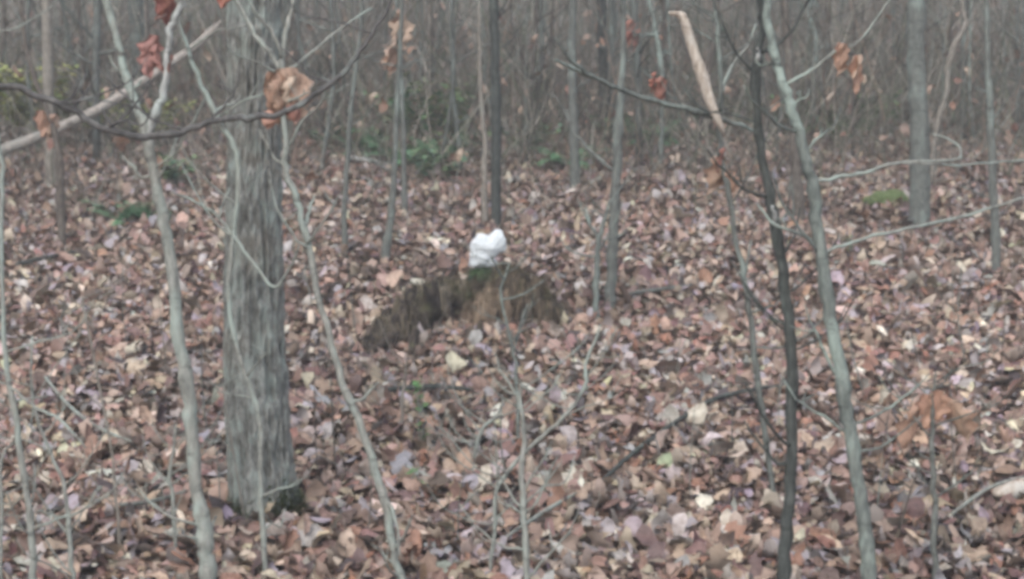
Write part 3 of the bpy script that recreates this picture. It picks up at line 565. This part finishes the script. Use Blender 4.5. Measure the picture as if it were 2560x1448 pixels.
# ------------------------------------------------------------------ logs and fallen sticks
g1, dl = ground(-40, 400)
simple('leaning_log', 'long pale barkless log lying slanted across the upper left', 'log', [(-60, 405, 30, 14.8), (20, 372, 30, 14.8), (100, 341, 28, 14.9), (250, 273, 26, 15.1), (345, 212, 24, 15.3), (470, 130, 22, 15.5), (530, 78, 20, 15.6), (552, 55, 8, 15.6)], 'log')
sticks = [('dark stick lying level below the green weed', [(925, 1022), (1000, 1012), (1090, 1008), (1185, 1012)], 14, 'dark'),
          ('long dark stick slanting over the leaves left of the dark sapling', [(1490, 1262), (1570, 1190), (1700, 1085), (1800, 1030), (1985, 992)], 12, 'dark'),
          ('pale stick lying at the back among green plants, upper centre', [(872, 418), (920, 420), (985, 432)], 14, 'white'),
          ('pale forked twig lying behind the slender dark trunk', [(1255, 320), (1310, 300), (1368, 268)], 11, 'wood'),
          ('curved grey twig on the leaves left of the oak foot', [(110, 975), (170, 1050), (240, 1110), (330, 1150)], 9, 'pale'),
          ('short dark stick on leaves at the lower left', [(300, 1310), (380, 1298), (470, 1272)], 12, 'grey'),
          ('grey stick lying right of the pale slim sapling', [(1560, 765), (1640, 752), (1740, 738)], 9, 'grey'),
          ('thin twig lying across leaves at the bottom right of the arching twig', [(1260, 1400), (1360, 1330), (1470, 1255)], 10, 'pale'),
          ('dark stick lying left of the oak trunk at mid height', [(40, 690), (110, 672), (200, 650)], 11, 'dark'),
          ('thin grey twig lying beyond the stump on the right', [(1290, 352), (1380, 345), (1480, 338)], 10, 'brown'),
          ('small dark twig on the leaves right of the leaning pale sapling', [(1080, 1140), (1150, 1165), (1215, 1130)], 8, 'dark'),
          ('slender twig lying in the leaves near the bottom right corner', [(2380, 1330), (2470, 1270), (2570, 1230)], 10, 'pale')]
for lb, pl, wd, mt in sticks:
    P, Rd = [], []
    for x, y in pl:
        p, d = ground(x, y); p.z += 0.075 + random.uniform(-.005, .02); P.append(p); Rd.append(wd * d / F / 2)
    Rd[-1] *= .5; Rd[0] *= .8
    mb = MB(); tube(mb, P, Rd, 7, 5, .1, .1); o_ = Vector(P[0]); o = bpy.data.objects.new('fallen_stick', mb.mesh('fallen_stick', M[mt], True, o_)); o.location = o_; col.objects.link(o); tag(o, lb, 'stick')
p, d = ground(2530, 1262); mb = MB(); q = Vector((p.x, p.y, p.z + .05))
tube(mb, [q + Vector((-.075, -.06, 0.0)), q + Vector((-.06, -.05, 0.01)), q + Vector((.1, .03, .03)), q + Vector((.3, .1, .02))], [.032, .04, .044, .04], 9, 4, .08)
o = bpy.data.objects.new('log_piece', mb.mesh('log_piece', M['wood'], True, q)); o.location = q; col.objects.link(o); tag(o, 'pale bleached log end poking in at the right edge', 'log')

# ------------------------------------------------------------------ the stump and the white bundle
mc, md = ground(1170, 850); sM = md / F
def mp(px, py, dy=0.0):                            # point of the stump: photo column, row at the stump's distance, set back by dy
    p = at(px, py, md + dy); return np.array((p.x, p.y, p.z))
def ellipsoids_mesh(name, ells, vox, disp, mat, origin, seed):
    import bmesh
    bm = bmesh.new()
    for c, r in ells:
        g = bmesh.ops.create_icosphere(bm, subdivisions=3, radius=1.0)
        for v in g['verts']: v.co = Vector((v.co.x * r[0] + c[0] - origin[0], v.co.y * r[1] + c[1] - origin[1], v.co.z * r[2] + c[2] - origin[2]))
    m = bpy.data.meshes.new(name); bm.to_mesh(m); bm.free(); m.materials.append(mat)
    o = bpy.data.objects.new(name, m); col.objects.link(o)
    a = o.modifiers.new('r', 'REMESH'); a.mode = 'VOXEL'; a.voxel_size = vox; a.use_smooth_shade = True
    b = o.modifiers.new('s', 'SMOOTH'); b.iterations = 4; b.factor = 0.5
    for sc, st in disp:
        tx = bpy.data.textures.new(name + '_relief', 'CLOUDS'); tx.noise_scale = sc; tx.noise_depth = 3
        e = o.modifiers.new('d', 'DISPLACE'); e.texture = tx; e.strength = st; e.mid_level = 0.5; e.texture_coords = 'LOCAL'
    return o
def stumpmat():
    m, t, b = newmat('rotten_wood')
    n1 = noise(t, 30, (1, 1, 0.15), 5, 0.65); n2 = noise(t, 7, (1, 1, 1), 4)
    c = ramp(t, n1, [(0.3, (0.018, 0.014, 0.012)), (0.55, (0.055, 0.042, 0.032)), (0.75, (0.11, 0.085, 0.06))])
    c = mix(t, ramp(t, n2, [(0.52, (0, 0, 0)), (0.66, (1, 1, 1))]), c, (0.075, 0.075, 0.035))
    t.links.new(c, b.inputs['Base Color']); bump(t, b, n1, 1.0, 0.02); return m
M['stump'] = stumpmat()
stump = empty('stump', mc); tag(stump, 'dark rotten stump with shaggy fibrous sides and spreading roots under the white bundle', 'stump')
bodies = [[(mp(1205, 735, .50), (.16, .16, .12)), (mp(1208, 690, .45), (.085, .08, .055)), (mp(1260, 735, .48), (.17, .17, .13)), (mp(1145, 735, .50), (.15, .14, .085))],
          [(mp(1125, 735, .42), (.12, .12, .085)), (mp(1085, 754, .28), (.12, .12, .125)), (mp(1045, 780, .16), (.105, .11, .145)), (mp(1005, 808, .06), (.09, .09, .13)), (mp(965, 836, -.02), (.075, .07, .10)), (mp(935, 860, -.08), (.05, .06, .055))],
          [(mp(1275, 752, .34), (.18, .17, .205)), (mp(1328, 770, .28), (.15, .15, .185)), (mp(1372, 798, .22), (.085, .11, .125)), (mp(1228, 780, .20), (.13, .10, .125))]]
EL = []
for nm, els, sd in zip(('stump_core', 'root_flank', 'root_flank'), bodies, (1, 2, 3)):
    o = ellipsoids_mesh(nm, els, 0.016, ((.09, .07), (.03, .025)), M['stump'], mc, sd); o.parent = stump; EL += [(nm, c, r) for c, r in els]
# hanging fibres, dead grass and moss over the flanks
def fibres(sel, nclump, per, cols, lmin, lmax, name, spread=0.10, wmax=.0045):
    mb = MB(); E = [EL[i] for i in sel]; done = 0; tries = 0
    while done < nclump and tries < nclump * 12:
        tries += 1
        nm, c, r = random.choice(E); a = random.uniform(math.pi * .98, math.pi * 2.02); ph = random.uniform(-.1, 1.4)
        nrm = np.array((math.cos(a) * math.cos(ph), math.sin(a) * math.cos(ph), math.sin(ph)))
        p0 = np.array(c) + nrm * np.array(r) * 1.04
        if any(np.sum(((p0 - np.array(c2)) / np.array(r2_)) ** 2) < 0.95 for _, c2, r2_ in EL): continue
        done += 1; k0 = random.choice(cols); Lc = random.uniform(lmin, lmax); sw = random.gauss(0, .25)
        hor = np.array((nrm[0] + sw, nrm[1], 0)); hor /= np.linalg.norm(hor) + 1e-6
        for _ in range(random.randint(per // 2, per)):
            p = p0 + np.array((random.gauss(0, .014), random.gauss(0, .012), random.gauss(0, .012)))
            L = Lc * random.uniform(.55, 1.2); wd = random.uniform(.0015, wmax); k = jit(k0, .5, 1.15)
            side = np.array((-hor[1], hor[0], 0)); V = []; q = p.copy()
            vel = nrm * .55 + np.array((random.gauss(0, spread), random.gauss(0, spread), .12))
            for st in range(6):
                w_ = wd * (1 - .15 * st); V += [q - side * w_, q + side * w_]
                q = q + vel * L / 5; vel = vel * .6 + np.array((hor[0] * .10, hor[1] * .10, -.62))
                g_ = float(gz(q[0], q[1])) + .03
                if q[2] < g_: q[2] = g_
            mb.add(V, [(2*st, 2*st+1, 2*st+3, 2*st+2) for st in range(5)], k)
    o = mb.build(name, M['fibre'], stump); o['kind'] = 'stuff'; return o
DK = [(0.06, 0.048, 0.04), (0.11, 0.085, 0.065), (0.045, 0.038, 0.035), (0.15, 0.12, 0.085), (0.21, 0.175, 0.125), (0.12, 0.10, 0.065)]
TN = [(0.12, 0.09, 0.062), (0.09, 0.07, 0.05), (0.16, 0.12, 0.08), (0.06, 0.05, 0.038), (0.10, 0.088, 0.052)]
TB = [(0.30, 0.22, 0.15), (0.25, 0.18, 0.125), (0.20, 0.15, 0.10)]
GR = [(0.10, 0.09, 0.05), (0.12, 0.105, 0.06), (0.07, 0.06, 0.04), (0.13, 0.10, 0.065), (0.075, 0.085, 0.045)]
fibres(range(4, 10), 190, 14, DK, .08, .24, 'hanging_fibre')
fibres(range(10, 13), 150, 14, TN, .08, .22, 'hanging_fibre')
fibres([13], 45, 14, TB, .08, .18, 'hanging_fibre')
fibres([0, 2, 3, 4], 150, 10, GR, .02, .08, 'moss', .45)
fibres([1], 60, 12, [(.07, .11, .05), (.09, .12, .05), (.05, .08, .05)], .02, .05, 'moss', .6)
for k, pl in enumerate(([(1040, 800, 26), (1035, 850, 22), (1030, 880, 12)], [(1215, 790, 30), (1200, 820, 22), (1190, 838, 10)], [(1340, 800, 30), (1375, 825, 24), (1415, 842, 10)], [(1000, 825, 30), (955, 862, 24), (918, 880, 10)])):
    P = []; Rd = []
    for j, (x, y, wd) in enumerate(pl): P.append(Vector(mp(x, y, gd(y + 25) - md - .02 * j))); Rd.append(wd * sM / 2)
    mb = MB(); tube(mb, P, Rd, 8, 5, .15); mb.build('root', M['stump'], stump)
def bundlemat():
    m, t, b = newmat('white_surface')
    n = noise(t, 9, (1, 1, 1), 3); c = ramp(t, n, [(0.3, (0.43, 0.455, 0.445)), (0.65, (0.55, 0.565, 0.555))])
    t.links.new(c, b.inputs['Base Color']); b.inputs['Roughness'].default_value = 0.55; b.inputs['Specular IOR Level'].default_value = 0.4
    bump(t, b, noise(t, 40), 0.25, .006); return m
M['bundle'] = bundlemat()
bp = Vector(mp(1208, 664, .42))
KB = (md + .42) / F
B = [(mp(x, y, .42 + dy), (rx * KB, ry * KB, rz * KB)) for x, y, dy, rx, ry, rz in ((1207, 622, 0, 31, 30, 34), (1205, 642, 0, 29, 28, 28), (1197, 632, 0, 21, 24, 34), (1190, 648, 0, 15, 20, 17), (1220, 606, 0, 14, 18, 12), (1194, 657, 0, 20, 22, 11), (1226, 657, 0, 17, 20, 10), (1240, 609, -.01, 23, 20, 27), (1252, 612, -.02, 14, 15, 22), (1226, 622, -.03, 22, 20, 24), (1242, 594, 0, 15, 15, 13), (1244, 587, 0, 15, 13, 12), (1258, 622, -.02, 9, 10, 9), (1204, 600, 0, 20, 22, 14))]
def star_mesh(B, ctr, nu=96, nv=64):
    """surface of the union of ellipsoids seen from an inner point, softened and slightly creased"""
    th = np.linspace(0, 2 * np.pi, nu, endpoint=False); ph = np.linspace(-np.pi / 2, np.pi / 2, nv)
    T, Pp = np.meshgrid(th, ph); D = np.stack([np.cos(T) * np.cos(Pp), np.sin(T) * np.cos(Pp), np.sin(Pp)], -1)
    best = np.zeros(T.shape)
    for c, r in B:
        r = np.array(r); o_ = (np.array(ctr) - np.array(c)) / r; d_ = D / r
        a = (d_ * d_).sum(-1); b = (d_ * o_).sum(-1); cc = (o_ * o_).sum() - 1; disc = b * b - a * cc
        tt = np.where(disc > 0, (-b + np.sqrt(np.maximum(disc, 0))) / a, 0); best = np.maximum(best, tt)
    for _ in range(3):
        best = (2 * best + np.roll(best, 1, 1) + np.roll(best, -1, 1)) / 4
        best[1:-1] = (2 * best[1:-1] + best[:-2] + best[2:]) / 4
    cr = 1 - np.abs(2 * vnoise(T / (2 * np.pi) * 6 + Pp * 1.1 + 3, Pp * 2.2 + 30, 6, 12) - 1)
    cr2 = 1 - np.abs(2 * vnoise(T / (2 * np.pi) * 14 - Pp * 2 + 3, Pp * 5 + 30, 14, 31) - 1)
    best = best * (0.92 + 0.10 * cr + 0.07 * cr2); best[0] = best[0].mean(); best[-1] = best[-1].mean()
    V = (D * best[..., None]).reshape(-1, 3) + np.array(ctr); ids = np.arange(nu * nv).reshape(nv, nu); nx_ = np.roll(ids, -1, 1)
    a, b, c, e = ids[:-1], nx_[:-1], nx_[1:], ids[1:]
    return V, np.concatenate([np.stack([a, b, c], -1).reshape(-1, 3), np.stack([a, c, e], -1).reshape(-1, 3)])
V, Fc = star_mesh(B, mp(1212, 630, .41))
bun = bpy.data.objects.new('white_bundle', np_mesh('white_bundle', V - np.array(bp), Fc, np.ones((len(V), 4)), M['bundle'])); col.objects.link(bun); bun.location = bp
tag(bun, 'bright white lumpy bundle with a knob at upper right, perched on the stump', 'bundle')

# ------------------------------------------------------------------ green plants
def frond(mb, base, dirv, L, droop, c, npair=12, wid=.2):
    dirv = np.array(dirv, float); side = np.array((-dirv[1], dirv[0], 0)); side /= np.linalg.norm(side) + 1e-6
    p = np.array(base, float); v = dirv.copy()
    for k in range(npair):
        p2 = p + v * L / npair; v[2] -= droop / npair
        w_ = L * wid * math.sin(math.pi * (k + 1.2) / (npair + 1.6))
        mb.add([p - side * .002, p + side * .002, p2], [(0, 1, 2)], c)
        for sg in (-1, 1):
            tip = p + side * sg * w_ + v * w_ * .35 + np.array((0, 0, -.15 * w_ + random.gauss(0, .006)))
            mb.add([p, p + v * L / npair * .85, tip], [(0, 1, 2)], jit(c, .8, 1.2))
        p = p2
def fern(px, py, size, label, n=15, c=(0.09, 0.18, 0.09)):
    size *= 1.25
    p, d = ground(px, py); root = empty('fern', p); tag(root, label, 'fern', 'green ferns on the leaf floor')
    for k in range(n):
        a = k * 6.283 / n + random.uniform(-.3, .3); mb = MB()
        frond(mb, (p.x, p.y, p.z + .02), (math.cos(a), math.sin(a), random.uniform(.5, 1.4)), size * random.uniform(.7, 1.1), random.uniform(1.0, 1.8), c, 12, .27)
        mb.build('frond', M['green'], root, False)
fern(300, 565, .30, 'dark green fern on the leaves left of the forked sapling')
fern(365, 560, .22, 'small green fern touching the forked sapling')
fern(1000, 425, .38, 'green fern clump in front of the thicket, left of centre')
fern(1095, 415, .36, 'green fern right of the clump before the thicket')
fern(910, 400, .36, 'green fern near the pale stick at the back')
fern(1415, 425, .34, 'green fern at the foot of the grey stem behind the stump')
fern(1640, 370, .36, 'green fern at the back, centre right')
fern(2160, 335, .4, 'green fern at the back below the rusty leaf clump')
fern(2090, 345, .36, 'green fern at the back right of the slanting sapling', c=(.075, .13, .05))
fern(1790, 345, .34, 'green fern at the back behind the broken pale limb')
def weed(px, py, h, label, name='weed', c=((0.07, 0.15, 0.05), (0.10, 0.16, 0.06)), n=16, spread=.1, ls=.04, cat='weed', stems=3):
    if name == 'shrub': n = int(n * 1.8); ls *= 1.5; c = tuple(tuple(x * 1.5 for x in q) for q in c)
    if name == 'low_plant': c = tuple(tuple(x * 1.3 for x in q) for q in c); ls *= 1.25
    p, d = ground(px, py); root = empty(name, p); tag(root, label, cat)
    mb = MB(); tips = []
    for k in range(stems):
        a = random.uniform(0, 6.28); q = Vector((p.x + math.cos(a) * spread * random.random(), p.y + math.sin(a) * spread * random.random(), p.z + h * random.uniform(.7, 1)))
        tube(mb, [p + Vector((0, 0, -.01)), p.lerp(q, .5) + Vector((random.gauss(0, .02), 0, 0)), q], [.004, .003, .0015], 5, 3); tips.append(q)
    mb.build('stem', M['pale'], root)
    mb = MB()
    for k in range(n):
        q = p.lerp(random.choice(tips), random.uniform(.35, 1)); a = random.uniform(0, 6.28); L = ls * random.uniform(.7, 1.4)
        v = Vector((math.cos(a), math.sin(a), random.uniform(-.4, .6))) * L; s = Vector((-math.sin(a), math.cos(a), random.uniform(-.3, .3))) * L * .32
        cc = random.choice(c)
        mb.add([q, q + v * .5 + s, q + v, q + v * .5 - s], [(0, 1, 2, 3)], jit(cc, .8, 1.25))
    mb.build('foliage', M['green'], root, False)
weed(1048, 1065, .26, 'bright green weed by the level dark stick', n=26, spread=.06, ls=.045)
weed(1225, 708, .10, 'tiny green sprig at the front of the stump top', n=12, spread=.05, ls=.03)
weed(1040, 385, .75, 'green leafy shrub in the thicket left of the slender dark trunk', 'shrub', n=260, spread=.6, ls=.06, cat='shrub', stems=9, c=((.09, .17, .075), (.115, .19, .08), (.075, .145, .085)))
weed(1135, 390, .9, 'yellow-green leafy shrub against the slender dark trunk', 'shrub', n=200, spread=.6, ls=.055, cat='shrub', stems=9, c=((.12, .16, .07), (.155, .17, .07), (.10, .16, .08)))
weed(45, 375, 1.0, 'yellow-green shrub at the left edge behind the bowed stem', 'shrub', n=420, spread=.9, ls=.075, cat='shrub', stems=10, c=((.24, .26, .07), (.19, .23, .075), (.26, .25, .09)))
weed(200, 365, .7, 'low green shrub behind the leaning log', 'shrub', n=220, spread=.8, ls=.06, cat='shrub', stems=8, c=((.18, .22, .08), (.21, .21, .09)))
weed(400, 370, .6, 'olive shrub behind the fork of the pale sapling', 'shrub', n=200, spread=.6, ls=.06, cat='shrub', stems=8, c=((.22, .235, .085), (.18, .20, .075)))
weed(1830, 250, 1.3, 'dark green shrub behind the two right-hand saplings', 'shrub', n=300, spread=.8, ls=.065, cat='shrub', stems=9, c=((.045, .075, .05), (.05, .085, .045)))
weed(1950, 330, .5, 'low green plant behind the slanting sapling', 'shrub', n=170, spread=.5, ls=.05, cat='shrub', stems=7)
weed(2230, 330, .5, 'low green plant left of the grey-green trunk', 'shrub', n=170, spread=.6, ls=.05, cat='shrub', stems=7)
for gx, gy_, gl in ((1062, 1130, 'small green sprig below the bright green weed'), (1040, 1245, 'small green sprig right of the leaning pale sapling foot'), (2130, 640, 'small green sprig right of the slanting sapling')):
    weed(gx, gy_, .16, gl, 'sprig', n=14, spread=.06, ls=.04, cat='sprig', stems=3)
for gx, gy_, gl in ((880, 395, 'low green plants left of the fern clump'), (1150, 395, 'low green plants by the slender dark trunk'), (1330, 385, 'low green plants right of the slender dark trunk'), (1560, 360, 'low green plants behind the upright sapling'), (1720, 330, 'low green plants below the side branch'),
                    (2010, 335, 'low green plants behind the brown trunk'), (2400, 330, 'low green plants right of the grey-green trunk'), (960, 330, 'muted green bush left of the leafy shrub'), (430, 470, 'sparse green plants right of the forked sapling'), (1080, 455, 'small green plants in front of the fern clump')):
    weed(gx, gy_, .35, gl, 'low_plant', n=190, spread=.5, ls=.075, cat='plant', stems=9, c=((.09, .15, .075), (.115, .16, .075), (.08, .135, .085)))
def moss_clump(px, py, wpx, hpx, label):
    p, d = ground(px, py); s = d / F; q = Vector((p.x, p.y, p.z))
    o = ellipsoids_mesh('moss_clump', [((p.x, p.y, p.z + hpx * s * .25), (wpx * s * .5, .16, hpx * s * .8)), ((p.x + wpx * s * .2, p.y + .04, p.z + hpx * s * .3), (wpx * s * .3, .14, hpx * s * .9))], .012, ((.06, .07), (.025, .03)), MOSS, q, 4)
    o.location = q; tag(o, label, 'moss')
def mossmat():
    m, t, b = newmat('moss'); n = noise(t, 60, (1, 1, 1), 4)
    t.links.new(ramp(t, n, [(.3, (.06, .085, .035)), (.52, (.135, .175, .07)), (.72, (.21, .245, .12))]), b.inputs['Base Color']); bump(t, b, n, 1.0, .03); return m
MOSS = mossmat()
moss_clump(2215, 517, 115, 34, 'rounded green moss clump beside the grey-green trunk')

# ------------------------------------------------------------------ far saplings and thicket
def proto_sapling(seed, h, r, lean):
    rd = random.Random(seed); mb = MB(); n = 6; P = []; Rr = []; x = y = 0
    for k in range(n + 1):
        t = k / n; P.append(Vector((x, y, h * t))); Rr.append(r * (1 - .75 * t)); x += rd.gauss(lean, .12) * h / n; y += rd.gauss(0, .08) * h / n
    tube(mb, P, Rr, 6, 2, .06)
    for b in range(16):
        t = rd.uniform(.06, .9); k = int(t * n); p = P[k].lerp(P[k+1], t * n - k); a = rd.uniform(0, 6.28); L = rd.uniform(.3, 1.0); up = rd.uniform(.2, 1.1)
        q = p + Vector((math.cos(a), math.sin(a), up)) * L * .5; e = p + Vector((math.cos(a + .3), math.sin(a + .3), up * 1.3)) * L
        tube(mb, [p, q, e], [max(r * .35, .005), max(r * .25, .004), .002], 4, 2, .05)
        for _ in range(2):
            s0 = q.lerp(e, rd.random()); e2 = s0 + Vector((rd.gauss(0, .5), rd.gauss(0, .5), rd.uniform(0, .8))) * L * .5; tube(mb, [s0, e2], [.004, .0015], 3, 1, .0)
    return mb
specs = [(1, 4.5, .018, .03, 'grey'), (2, 5.5, .026, -.02, 'grey'), (3, 5.0, .014, .10, 'lichen'), (4, 6.5, .024, .05, 'brown'), (5, 3.2, .010, -.12, 'pale'), (6, 4.0, .012, .02, 'brown'), (7, 6.5, .036, .02, 'grey'), (8, 4.0, .013, -.06, 'tan')]
protos = [(proto_sapling(s, h, r, l).mesh('far_sapling', M[m]), m) for s, h, r, l, m in specs]
random.seed(23)
for i in range(165):
    py = random.triangular(130, 440, 300); px = random.uniform(-120, 2680); p, d = ground(px, py)
    k = random.randrange(len(protos)) if i < 130 else random.choice([2, 4, 4, 7])
    o = bpy.data.objects.new('far_sapling', protos[k][0]); col.objects.link(o); o.location = (p.x, p.y, p.z - .03)
    sc = random.uniform(.8, 1.25); o.scale = (sc, sc, sc * random.uniform(.9, 1.2)); o.rotation_euler = (random.gauss(0, .05), random.gauss(0, .05), random.uniform(0, 6.28))
    tone = {'grey': 'grey', 'lichen': 'green-grey', 'brown': 'brown', 'pale': 'pale', 'tan': 'tan'}[protos[k][1]]; sz = 'slender' if specs[k][2] > .02 else 'thin'; sz = ('taller ' if sc > 1.03 else '') + (sz if d <= 21 else 'faint')
    zone = 'at the left edge' if px < 140 else 'left of the forked sapling' if px < 330 else 'behind the fork and oak trunk' if px < 760 else 'between oak and slender trunk' if px < 1230 else 'just right of the slender dark trunk' if px < 1560 else 'behind the grey side branch' if px < 1860 else 'behind the two right-hand saplings' if px < 2250 else 'at the far right'
    tag(o, f'{sz} bare {tone} sapling in the far thicket {zone}', 'sapling', 'bare saplings in the far thicket')
# the brush too dense to count
mb = MB(); bc = [(0.27, 0.245, 0.20), (0.36, 0.325, 0.265), (0.17, 0.15, 0.125), (0.46, 0.415, 0.335), (0.26, 0.26, 0.205), (0.24, 0.18, 0.14), (0.21, 0.22, 0.15), (0.31, 0.31, 0.26), (0.30, 0.215, 0.16), (0.18, 0.20, 0.12)]
def quick(mb, P, Rr, c):
    V = []; ref = np.array((1.0, 0, 0)); 
    for p, r in zip(P, Rr):
        for a in (0.3, 2.4, 4.5): V.append((p[0] + r * math.cos(a), p[1] + r * math.sin(a), p[2]))
    Fc = []
    for i in range(len(P) - 1):
        for k in range(3):
            k2 = (k + 1) % 3; Fc.append((i*3+k, i*3+k2, (i+1)*3+k2, (i+1)*3+k))
    mb.add(V, Fc, c)
twl = []
for i in range(10500):
    nearb = i < 5200
    d = random.triangular(13.0, 36, 20) if nearb else random.triangular(26, 85, 40); X_ = random.uniform(-.41, .41) * d; Y_ = d; z0 = float(gz(X_, Y_))
    h = (random.choice([random.uniform(.25, .8), random.uniform(.5, 2.6)]) * (.35 if d < 15 else .55 if d < 17.5 else 1)) if nearb else random.choice([random.uniform(.25, 1.1), random.uniform(.8, 4.5)])
    r = random.uniform(.004, .014) * (.6 if d < 16 else 1) if nearb else random.uniform(.004, .013) * (1 + .014 * d)
    c = jit(random.choice(bc), *(random.choice([(.35, .6), (.7, 1.25)]) if nearb else (.75, 1.25))); lx = random.gauss(0, .32 if nearb else .2); ly = random.gauss(0, .2)
    P = [np.array((X_ + lx * h * t + random.gauss(0, .04), Y_ + ly * h * t, z0 - .03 + h * t)) for t in (0, .3, .6, 1)]
    quick(mb, P, [r, r * .85, r * .6, r * .2], c)
    for b in range(random.randint(2, 4)):
        t = random.uniform(.25, .95); p = P[0] + (P[3] - P[0]) * t; a = random.uniform(0, 6.28); L = random.uniform(.25, 1.0)
        e = p + np.array((math.cos(a) * L, math.sin(a) * L, random.uniform(-.2, 1.0) * L)); m_ = (p + e) / 2 + np.array((0, 0, random.gauss(.0, .06)))
        quick(mb, [p, m_, e], [r * .6, r * .45, r * .2], c)
        if random.random() < .08: twl.append(e)
o = mb.build('brush_thicket', M['brush']); tag(o, 'dense tangle of bare grey brush closing off the back of the wood', 'brush', None, 'stuff')
N = len(twl); pos = np.array(twl); n_ = N
bcol = np.array([(0.24, 0.13, 0.085), (0.30, 0.18, 0.12), (0.18, 0.09, 0.065), (0.33, 0.25, 0.18)])[rng.integers(0, 4, N)]
V, Fc, C = leaf_cloud(pos, rng.uniform(.07, .20, N), rng.uniform(0, 6.28, N), rng.normal(1.0, .6, N), rng.normal(0, .9, N), bcol, 6)
o = bpy.data.objects.new('brush_leaves', np_mesh('brush_leaves', V, Fc, C, M['leaf'])); col.objects.link(o); tag(o, 'withered brown leaves still hanging in the far brush', 'leaves', None, 'stuff')
# seedlings and twigs standing in the leaf litter
random.seed(41)
for i in range(70):
    py = random.uniform(380, 1400); px = random.uniform(20, 2540)
    if 900 < px < 1430 and 560 < py < 900: continue
    p, d = ground(px, py); h = random.uniform(.15, .7); mb = MB(); a = random.uniform(0, 6.28); l = random.uniform(0, .35) * h
    e = Vector((math.cos(a) * l, math.sin(a) * l, h)); m_ = e * .5 + Vector((random.gauss(0, .02), 0, 0))
    r = random.uniform(.0025, .005)
    tube(mb, [Vector((0, 0, -.02)), m_, e], [r, r * .8, r * .35], 5, 4, .05)
    for _ in range(random.randint(0, 3)): tube(mb, [m_, m_ + Vector((random.gauss(0, .14), random.gauss(0, .1), random.uniform(.0, .5) * h))], [r * .7, r * .3], 4, 2, .05)
    mt = random.choice(['pale', 'grey', 'tan', 'brown', 'lichen']); tn = {'pale': 'pale', 'grey': 'grey', 'tan': 'tan', 'brown': 'brown', 'lichen': 'green-grey'}[mt]; hw = 'short' if h < .33 else 'tall' if h > .52 else 'thin'
    o = bpy.data.objects.new('seedling', mb.mesh('seedling', M[mt])); o.location = p; col.objects.link(o)
    zone = ('upper ' if py < 740 else 'lower ') + ('left' if px < 560 else 'centre left' if px < 1000 else 'centre' if px < 1500 else 'centre right' if px < 1960 else 'right')
    tag(o, f'{hw} bare {tn} seedling standing in the leaf litter, {zone} of the photo', 'seedling', 'bare seedlings in the leaf litter')

# ------------------------------------------------------------------ haze
hz = bpy.data.meshes.new('haze')
x0, x1, y0, y1, z0, z1 = -420, 420, -30, 920, -30, 140
hz.from_pydata([(x0, y0, z0), (x1, y0, z0), (x1, y1, z0), (x0, y1, z0), (x0, y0, z1), (x1, y0, z1), (x1, y1, z1), (x0, y1, z1)], [], [(0, 3, 2, 1), (4, 5, 6, 7), (0, 1, 5, 4), (1, 2, 6, 5), (2, 3, 7, 6), (3, 0, 4, 7)])
hm = bpy.data.materials.new('haze_air'); hm.use_nodes = True; t = hm.node_tree; t.nodes.remove(t.nodes['Principled BSDF'])
pv = t.nodes.new('ShaderNodeVolumePrincipled'); pv.inputs['Color'].default_value = (0.95, 0.95, 0.94, 1); pv.inputs['Density'].default_value = 0.0050; pv.inputs['Anisotropy'].default_value = 0.0
t.links.new(pv.outputs[0], t.nodes['Material Output'].inputs['Volume']); hz.materials.append(hm)
ho = bpy.data.objects.new('haze', hz); col.objects.link(ho); tag(ho, 'thin grey damp air over the whole wood', None, None, 'stuff')
